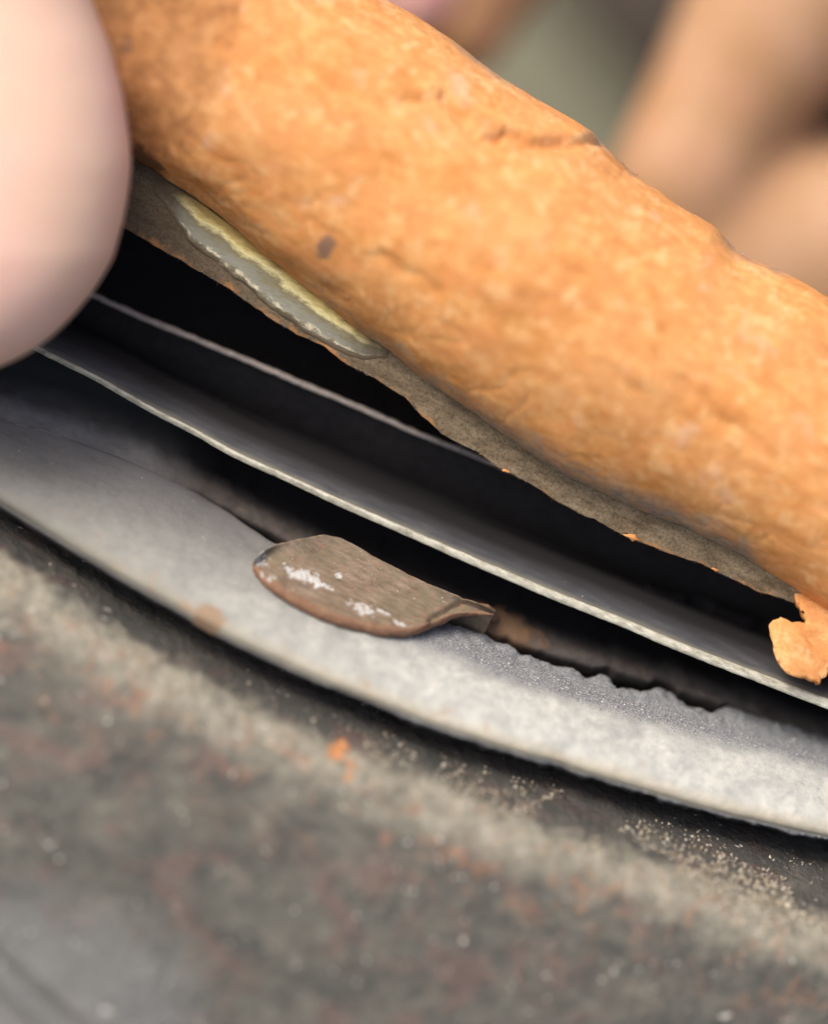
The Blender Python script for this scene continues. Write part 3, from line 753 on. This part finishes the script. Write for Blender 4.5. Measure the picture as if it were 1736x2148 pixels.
V, par = resample(rows, A, 4)
link('light_seal', make_mesh('light_seal', V.reshape(-1, 3), grid_faces(NA, V.shape[1], flip=True), sharp=60), M_BLACK, ring2)  # added surface, closes the cavity so no light enters from behind

# ------------------------------------------------------------------ orange rolled rim
NR = 1101
AR = np.linspace(-1900, 1700, NR)
o2 = smooth(O2(AR), 8); o5 = smooth(O5(AR), 32); o5d = smooth(O5(AR), 2) - o5
orim = thing('orange_rim', Pw(200, 500, 0), 'thick rolled rim crusted bright orange, thin grey lip below and a torn flap at right', 'rusty rim')
phi = np.concatenate([np.linspace(-0.25, math.pi + 0.35, 200), np.linspace(math.pi + 0.35, 2 * math.pi - 0.25, 36)[1:-1]])
bc = 0.5 * (o2 + o5); hh = 0.5 * (o5 - o2)
DEP = 0.80
cosf = -np.cos(phi); sinf = np.sin(phi)
Bg = bc[:, None] + hh[:, None] * cosf[None, :]
Bg = Bg + o5d[:, None] * np.clip((cosf - 0.70) / 0.3, 0, 1)[None, :] ** 1.5 * 0.5
Wg = 0.6 - (hh * K)[:, None] * DEP * sinf[None, :]
V = Pw(AR[:, None], Bg, Wg)
ctr = Pw(AR, bc, 0.6 + 0 * AR)[:, None]
nrm = V - ctr; nrm /= np.linalg.norm(nrm, axis=-1, keepdims=True)
Vs = V * np.array([0.75, 1.25, 1.1])
d = 0.30 * fbm(Vs, 0.14, 2, 81) + 0.045 * fbm(Vs, 0.7, 4, 91, 0.5)
rid = 1 - np.abs(fbm(Vs + 0.6 * np.stack([fbm(V, .3, 2, 5)] * 3, -1), 0.28, 3, 101))
d = d - 0.05 * np.clip((rid - 0.86) / 0.14, 0, 1) ** 2
def crack(poly, depth, lift, wid, upper=True):
    global d
    pp = np.array([AB(*p) for p in poly]) 
    best = np.full(d.shape, 1e9); sg = np.zeros(d.shape)
    jit = 5 * fbm(V, 0.9, 3, 7)
    aa = AR[:, None] + jit; bb_ = Bg + jit
    for i in range(len(pp) - 1):
        s = pp[i + 1] - pp[i]; Ls = np.linalg.norm(s); s /= Ls
        ra = aa - pp[i, 0]; rb = bb_ - pp[i, 1]
        t = np.clip(ra * s[0] + rb * s[1], 0, Ls)
        dx, dy = ra - t * s[0], rb - t * s[1]
        ds = np.hypot(dx, dy); m_ = ds < best
        best = np.where(m_, ds, best); sg = np.where(m_, np.sign(s[0] * rb - s[1] * ra), sg)
    front = (sinf > 0)[None, :]
    d = d - front * depth * np.exp(-(best / wid) ** 2) * (0.6 + 0.4 * vnoise(V, 0.8, 3))
    d = d + front * lift * np.where(sg > 0, np.exp(-best / 55.0), 0) * (1 - np.exp(-(best / wid) ** 2))
crack([(925, 205), (950, 225), (985, 262), (1010, 290), (1045, 292)], 0.85, 0.30, 10)
crack([(1060, 280), (1110, 302), (1150, 297), (1200, 300), (1240, 294), (1275, 296)], 0.65, 0.28, 9)
crack([(850, 208), (875, 212), (905, 210)], 0.45, 0.0, 8)
crack([(800, 540), (850, 570), (880, 585), (915, 612)], 0.18, 0.1, 16)
crack([(1260, 760), (1310, 800), (1360, 830)], 0.14, 0.1, 16)
crack([(1290, 515), (1340, 545), (1400, 590)], 0.12, 0.1, 16)
crack([(330, 350), (480, 450), (600, 545), (700, 620)], 0.25, 0.0, 16)
crack([(560, 170), (640, 200), (700, 260)], 0.12, 0.1, 18)
crack([(1430, 800), (1500, 880), (1590, 930)], 0.12, 0.1, 18)
V = V + nrm * d[..., None]
# grime attribute: hem just above the lip, and fuzzy crest at the silhouette
gr = np.zeros(V.shape[:2])
fromlow = (Bg - o2[:, None])
xr = (AR[:, None] - AB(600, 560)[0]) / 400
gr = np.maximum(gr, (1.0 - np.clip(fromlow / 75, 0, 1)) * np.clip(0.45 + xr * 0.25, 0.25, 0.85) * np.clip((AB(1655, 1220)[0] - AR[:, None]) / 110, 0, 1))
gr = np.maximum(gr, 0.62 * np.exp(-((o5[:, None] - Bg) / 20) ** 2) * np.clip(0.7 + 0.5 * np.sin(AR[:, None] / 55.0), 0, 1))
back = sinf < 0.05
gr[:, back] = np.maximum(gr[:, back], 0.3)
link('rolled_crust', make_mesh('rolled_crust', V.reshape(-1, 3), grid_faces(NR, V.shape[1], closed=True), {'grime': gr}, sharp=0), M_OR, orim)
ROLLV = V

# lip below the roll
AL = np.linspace(-1900, AB(1672, 1262)[0], 900)
o1l = O1(AL); o2l = smooth(O2(AL), 8)
o1l = o1l + 1.6 * fbm(np.stack([AL * K, AL * 0, AL * 0], -1), 1.2, 4, 111)
th = 0.45
rows = []
rw = lambda f, w: Pw(AL, o2l + 45 + (o1l - o2l - 45) * f, w)
fs = np.linspace(0, 1, 14)
for f in fs: rows.append(rw(f, 0.35 - 0.30 * math.sin(f * 2.2) + 0.3 * f))
endw = 0.35 - 0.30 * math.sin(2.2) + 0.3
rows.append(Pw(AL, o1l - 1, endw + 0.12)); rows.append(Pw(AL, o1l - 1, endw + th)); rows.append(Pw(AL, o1l + 60, endw + th + .1)); rows.append(Pw(AL, o2l + 45, endw + th + 0.3))
V = np.stack(rows, 1)
V = V + (0.05 * fbm(V, 1.2, 4, 121))[..., None] * (-Fv)
acr = np.concatenate([fs, [1.0, 1.0, 1.0, 0.9]])
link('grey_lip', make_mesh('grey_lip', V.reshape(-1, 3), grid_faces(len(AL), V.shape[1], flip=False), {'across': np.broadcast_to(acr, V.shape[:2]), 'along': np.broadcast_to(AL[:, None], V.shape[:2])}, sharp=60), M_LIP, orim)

# bare chip on the lip
p_up = [(325, 385), (350, 388), (425, 436), (500, 492), (600, 565), (665, 618), (750, 690), (815, 735)]
p_dn = [(325, 390), (400, 500), (460, 550), (530, 602), (570, 640), (640, 690), (700, 725), (760, 748), (815, 745)]
ua = [AB(*p) for p in p_up]; da_ = [AB(*p) for p in p_dn]
ac_ = np.linspace(max(ua[0][0], da_[0][0]), min(ua[-1][0], da_[-1][0]), 220)
ub = np.interp(ac_, [p[0] for p in ua], [p[1] for p in ua]); db_ = np.interp(ac_, [p[0] for p in da_], [p[1] for p in da_])
ub = ub + 6
db_ = db_ - 6 + 2.0 * fbm(np.stack([ac_ * K, ac_ * 0, ac_ * 0], -1), 1.4, 4, 131)
db_ = np.minimum(db_, ub - 1)
fs = np.linspace(0, 1, 16)
def lipw(b):
    t = O2(ac_) + 45; f = np.clip((t - b) / (t - O1(ac_)), 0, 1)
    return 0.35 - 0.30 * np.sin(f * 2.2) + 0.3 * f
rows = [Pw(ac_, ub + (db_ - ub) * f, lipw(ub + (db_ - ub) * f) - 0.045 - 0.04 * math.sin(f * math.pi)) for f in fs]
rows.append(Pw(ac_, db_ - 1.5, lipw(db_) + 0.03)); rows.append(Pw(ac_, db_ - 2, lipw(db_) + 0.1))
V = np.stack(rows, 1)
V = V + (0.03 * fbm(V, 1.5, 4, 141))[..., None] * (-Fv)
link('bare_patch', make_mesh('bare_patch', V.reshape(-1, 3), grid_faces(len(ac_), V.shape[1]), {'across': np.broadcast_to(np.concatenate([fs, [1, 1]]), V.shape[:2]), 'ends': np.broadcast_to((np.minimum(ac_ - ac_[0], ac_[-1] - ac_) / (ac_[-1] - ac_[0]) * 2)[:, None] * 1.0, V.shape[:2])}, sharp=0), M_BARE, orim,
     label='chipped strip of bare pale metal on the lip near the thumb')

# torn flap at right : filled outline with thickness and curl
out = [(1640, 1170), (1655, 1225), (1668, 1262), (1680, 1285), (1690, 1300), (1688, 1312), (1672, 1306), (1658, 1308), (1645, 1300), (1633, 1300), (1622, 1302), (1614, 1312), (1616, 1328), (1623, 1351), (1626, 1372), (1633, 1391), (1642, 1405), (1653, 1415),
       (1665, 1419), (1678, 1423), (1690, 1424), (1698, 1430), (1706, 1428), (1714, 1437), (1718, 1424), (1730, 1421), (1738, 1400), (1745, 1418), (1760, 1432), (1790, 1428), (1830, 1436), (1880, 1420), (1930, 1400), (1950, 1300), (1940, 1200), (1850, 1120)]
import bmesh
bm = bmesh.new()
po = []
for i in range(len(out)):
    p, q = np.array(out[i], float), np.array(out[(i + 1) % len(out)], float)
    k = max(1, int(np.linalg.norm(q - p) / 6))
    for s in range(k):
        r = p + (q - p) * s / k
        if 0 < s: r = r + rng.normal(size=2) * 0.8
        po.append(r)
po = np.array(po)
from mathutils.geometry import delaunay_2d_cdt
inner = []
for x in np.arange(1600, 1960, 8):
    for y in np.arange(1110, 1450, 8):
        inner.append((x + rng.uniform(-1, 1), y + rng.uniform(-1, 1)))
allp = [Vector(p) for p in po] + [Vector(p) for p in inner]
edges = [(i, (i + 1) % len(po)) for i in range(len(po))]
res = delaunay_2d_cdt(allp, edges, [], 1, 0.01)
vv = np.array([tuple(v) for v in res[0]]); ff = [tuple(f) for f in res[2]]
aa, bb2 = AB(vv[:, 0], vv[:, 1])
wflap = np.interp(vv[:, 1], [1100, 1225, 1265, 1300, 1440], [3.5, 1.5, 0.2, -0.5, -1.0]) + 0.35 * np.sin((vv[:, 0]) / 30.0)
Vf = Pw(aa, bb2, wflap)
Vf = Vf + (0.12 * fbm(Vf, 0.7, 4, 151))[:, None] * Fv
used = sorted({i for f in ff for i in f}); mp = {o: i for i, o in enumerate(used)}
me = make_mesh('torn_flap', Vf[used], [tuple(mp[i] for i in f) for f in ff], {'grime': np.zeros(len(used))}, sharp=0)
o = link('torn_flap', me, M_OR, orim, label='ragged orange flap torn loose and hanging below the lip')
sm = o.modifiers.new('thick', 'SOLIDIFY'); sm.thickness = 0.0005; sm.offset = 0

# frayed fibres and small flakes along the lip
fv, ffc = [], []
def hair(P, dirs, L, r):
    n = 5; b = len(fv)
    for i in range(n):
        t = i / (n - 1); c = P + dirs * L * t + np.array([0, 0, -1]) * L * 0.35 * t * t
        rr_ = r * (1 - 0.7 * t)
        for q in range(3):
            an = q * 2.094
            fv.append(c + rr_ * (math.cos(an) * Uv + math.sin(an) * Rv * 0.5 + math.sin(an) * Fv))
    for i in range(n - 1):
        for q in range(3):
            a_, b_ = b + i * 3 + q, b + i * 3 + (q + 1) % 3
            ffc.append((a_, b_, b_ + 3, a_ + 3))
for _ in range(420):
    a = rng.uniform(-700, AB(1660, 1255)[0]); b = float(O1(a)); P = Pw(a, b + 2, 0.35)
    if vnoise((P * 1.0)[None], 0.5, 4)[0] < -0.1: continue
    dr = -Uv * rng.uniform(0.2, 1) + Rv * rng.normal() * 0.9 + Fv * rng.normal() * 0.3
    hair(P, dr / np.linalg.norm(dr), abs(rng.normal()) * 0.09 + 0.05, 0.02)
for (x, y, L, dx) in ((1052, 985, 1.1, -1), (1049, 983, 0.8, -.6), (1500, 1200, 0.5, 1)):
    dr = Rv * dx + Uv * 0.25; hair(XY(x, y, 0.3), dr / np.linalg.norm(dr), L, 0.012)
for _ in range(900):
    a = rng.uniform(-400, 1300); b = float(np.interp(a, AR, o5)); P = Pw(a, b - 6, 0.4 + rng.normal() * 0.4)
    dr = Uv * rng.uniform(0.1, 0.8) + Rv * rng.normal() - Fv * rng.uniform(-0.3, 0.5)
    hair(P, dr / np.linalg.norm(dr), abs(rng.normal()) * 0.14 + 0.06, 0.02)
n = NT('frayed fibre'); M_FIB = n.done(n.ramp(n.noise(0.8, 2, 0.5), [(0.4, (0.40, 0.22, 0.10)), (0.6, (0.42, 0.36, 0.32))]), 0.9)
link('frayed_fibres', make_mesh('frayed_fibres', np.array(fv), ffc, sharp=0), M_FIB, orim, kind='stuff')
# little flakes
def flake(px, py, s, w=0.0):
    k = 9; ang = np.linspace(0, 2 * np.pi, k, endpoint=False)
    r = s * rng.uniform(0.5, 1.2, k)
    c = XY(px, py, w)
    top_ = c + (np.cos(ang) * r * 1.5)[:, None] * Rv + (np.sin(ang) * r * 0.5)[:, None] * Uv - 0.1 * Fv
    bot = top_ + 0.25 * Fv
    vs = np.vstack([top_, bot, c - 0.2 * Fv]); F = [(i, (i + 1) % k, k + (i + 1) % k, k + i) for i in range(k)] + [(2 * k, (i + 1) % k, i) for i in range(k)]
    link('loose_flake', make_mesh('loose_flake', vs, F, {'grime': np.zeros(len(vs))}, sharp=0), M_OR, orim)
for p in ((1325, 1127, 0.42), (1060, 987, 0.25), (1500, 1195, 0.2)): flake(*p)

# ------------------------------------------------------------------ thumb pressing on the rim, left
ty = np.array([-1900, -1500, -1100, -750, -450, -250, -100, 0, 100, 200, 300, 350, 440, 540, 610, 670, 715, 745, 768, 784, 793, 797.])
ty = np.concatenate([[-1300], ty[3:]]) if False else ty
tx = np.array([330, 320, 290, 230, 170, 140, 155, 192, 232, 258, 272, 275, 263, 238, 196, 145, 97, 52, 5, -45, -90, -118.])
ax0 = np.interp(ty, [-1900, -800, 0, 797], [-280, -230, -150, -125])
ys = np.concatenate([np.linspace(-1150, 500, 80), 500 + 297 * np.sin(np.linspace(0, np.pi / 2, 60))[1:]])
def sp(y, X, Y):
    r = np.interp(y, X, Y); return r
yd = np.linspace(-1900, 797, 2000); xd = sp(yd, ty, tx); xd2 = smooth(xd, 30); tl = np.clip((797 - yd) / 40, 0, 1); xs_r = np.interp(ys, yd, xd2 * tl + xd * (1 - tl)); xa = np.interp(ys, yd, smooth(sp(yd, ty, ax0), 120))
hw = np.maximum(xs_r - xa, 0.6)
seg = 96
ph = np.linspace(0, 2 * np.pi, seg, endpoint=False)
wax = np.interp(ys, yd, smooth(np.interp(yd, [-1900, -800, 0, 400, 797], [-22, -12, -6.2, -5.0, -5.5]), 200))
X = xa[:, None] + hw[:, None] * np.cos(ph)[None]
hm = hw.max()
Wd = wax[:, None] - (0.72 * K * hm * (hw / hm) ** 0.55)[:, None] * (np.sign(np.sin(ph)) * np.abs(np.sin(ph)) ** 0.65)[None]
a_, b_ = AB(X, np.broadcast_to(ys[:, None], X.shape))
V = Pw(a_, b_, Wd)
V = V + 0.05 * fbm(V, 0.25, 3, 161)[..., None] * Fv
po_ = link('person', cap_mesh('thumb', V), M_SKIN)
po_['label'] = 'pale bare thumb tip pressing down on the orange rim at left'; po_['category'] = 'person'
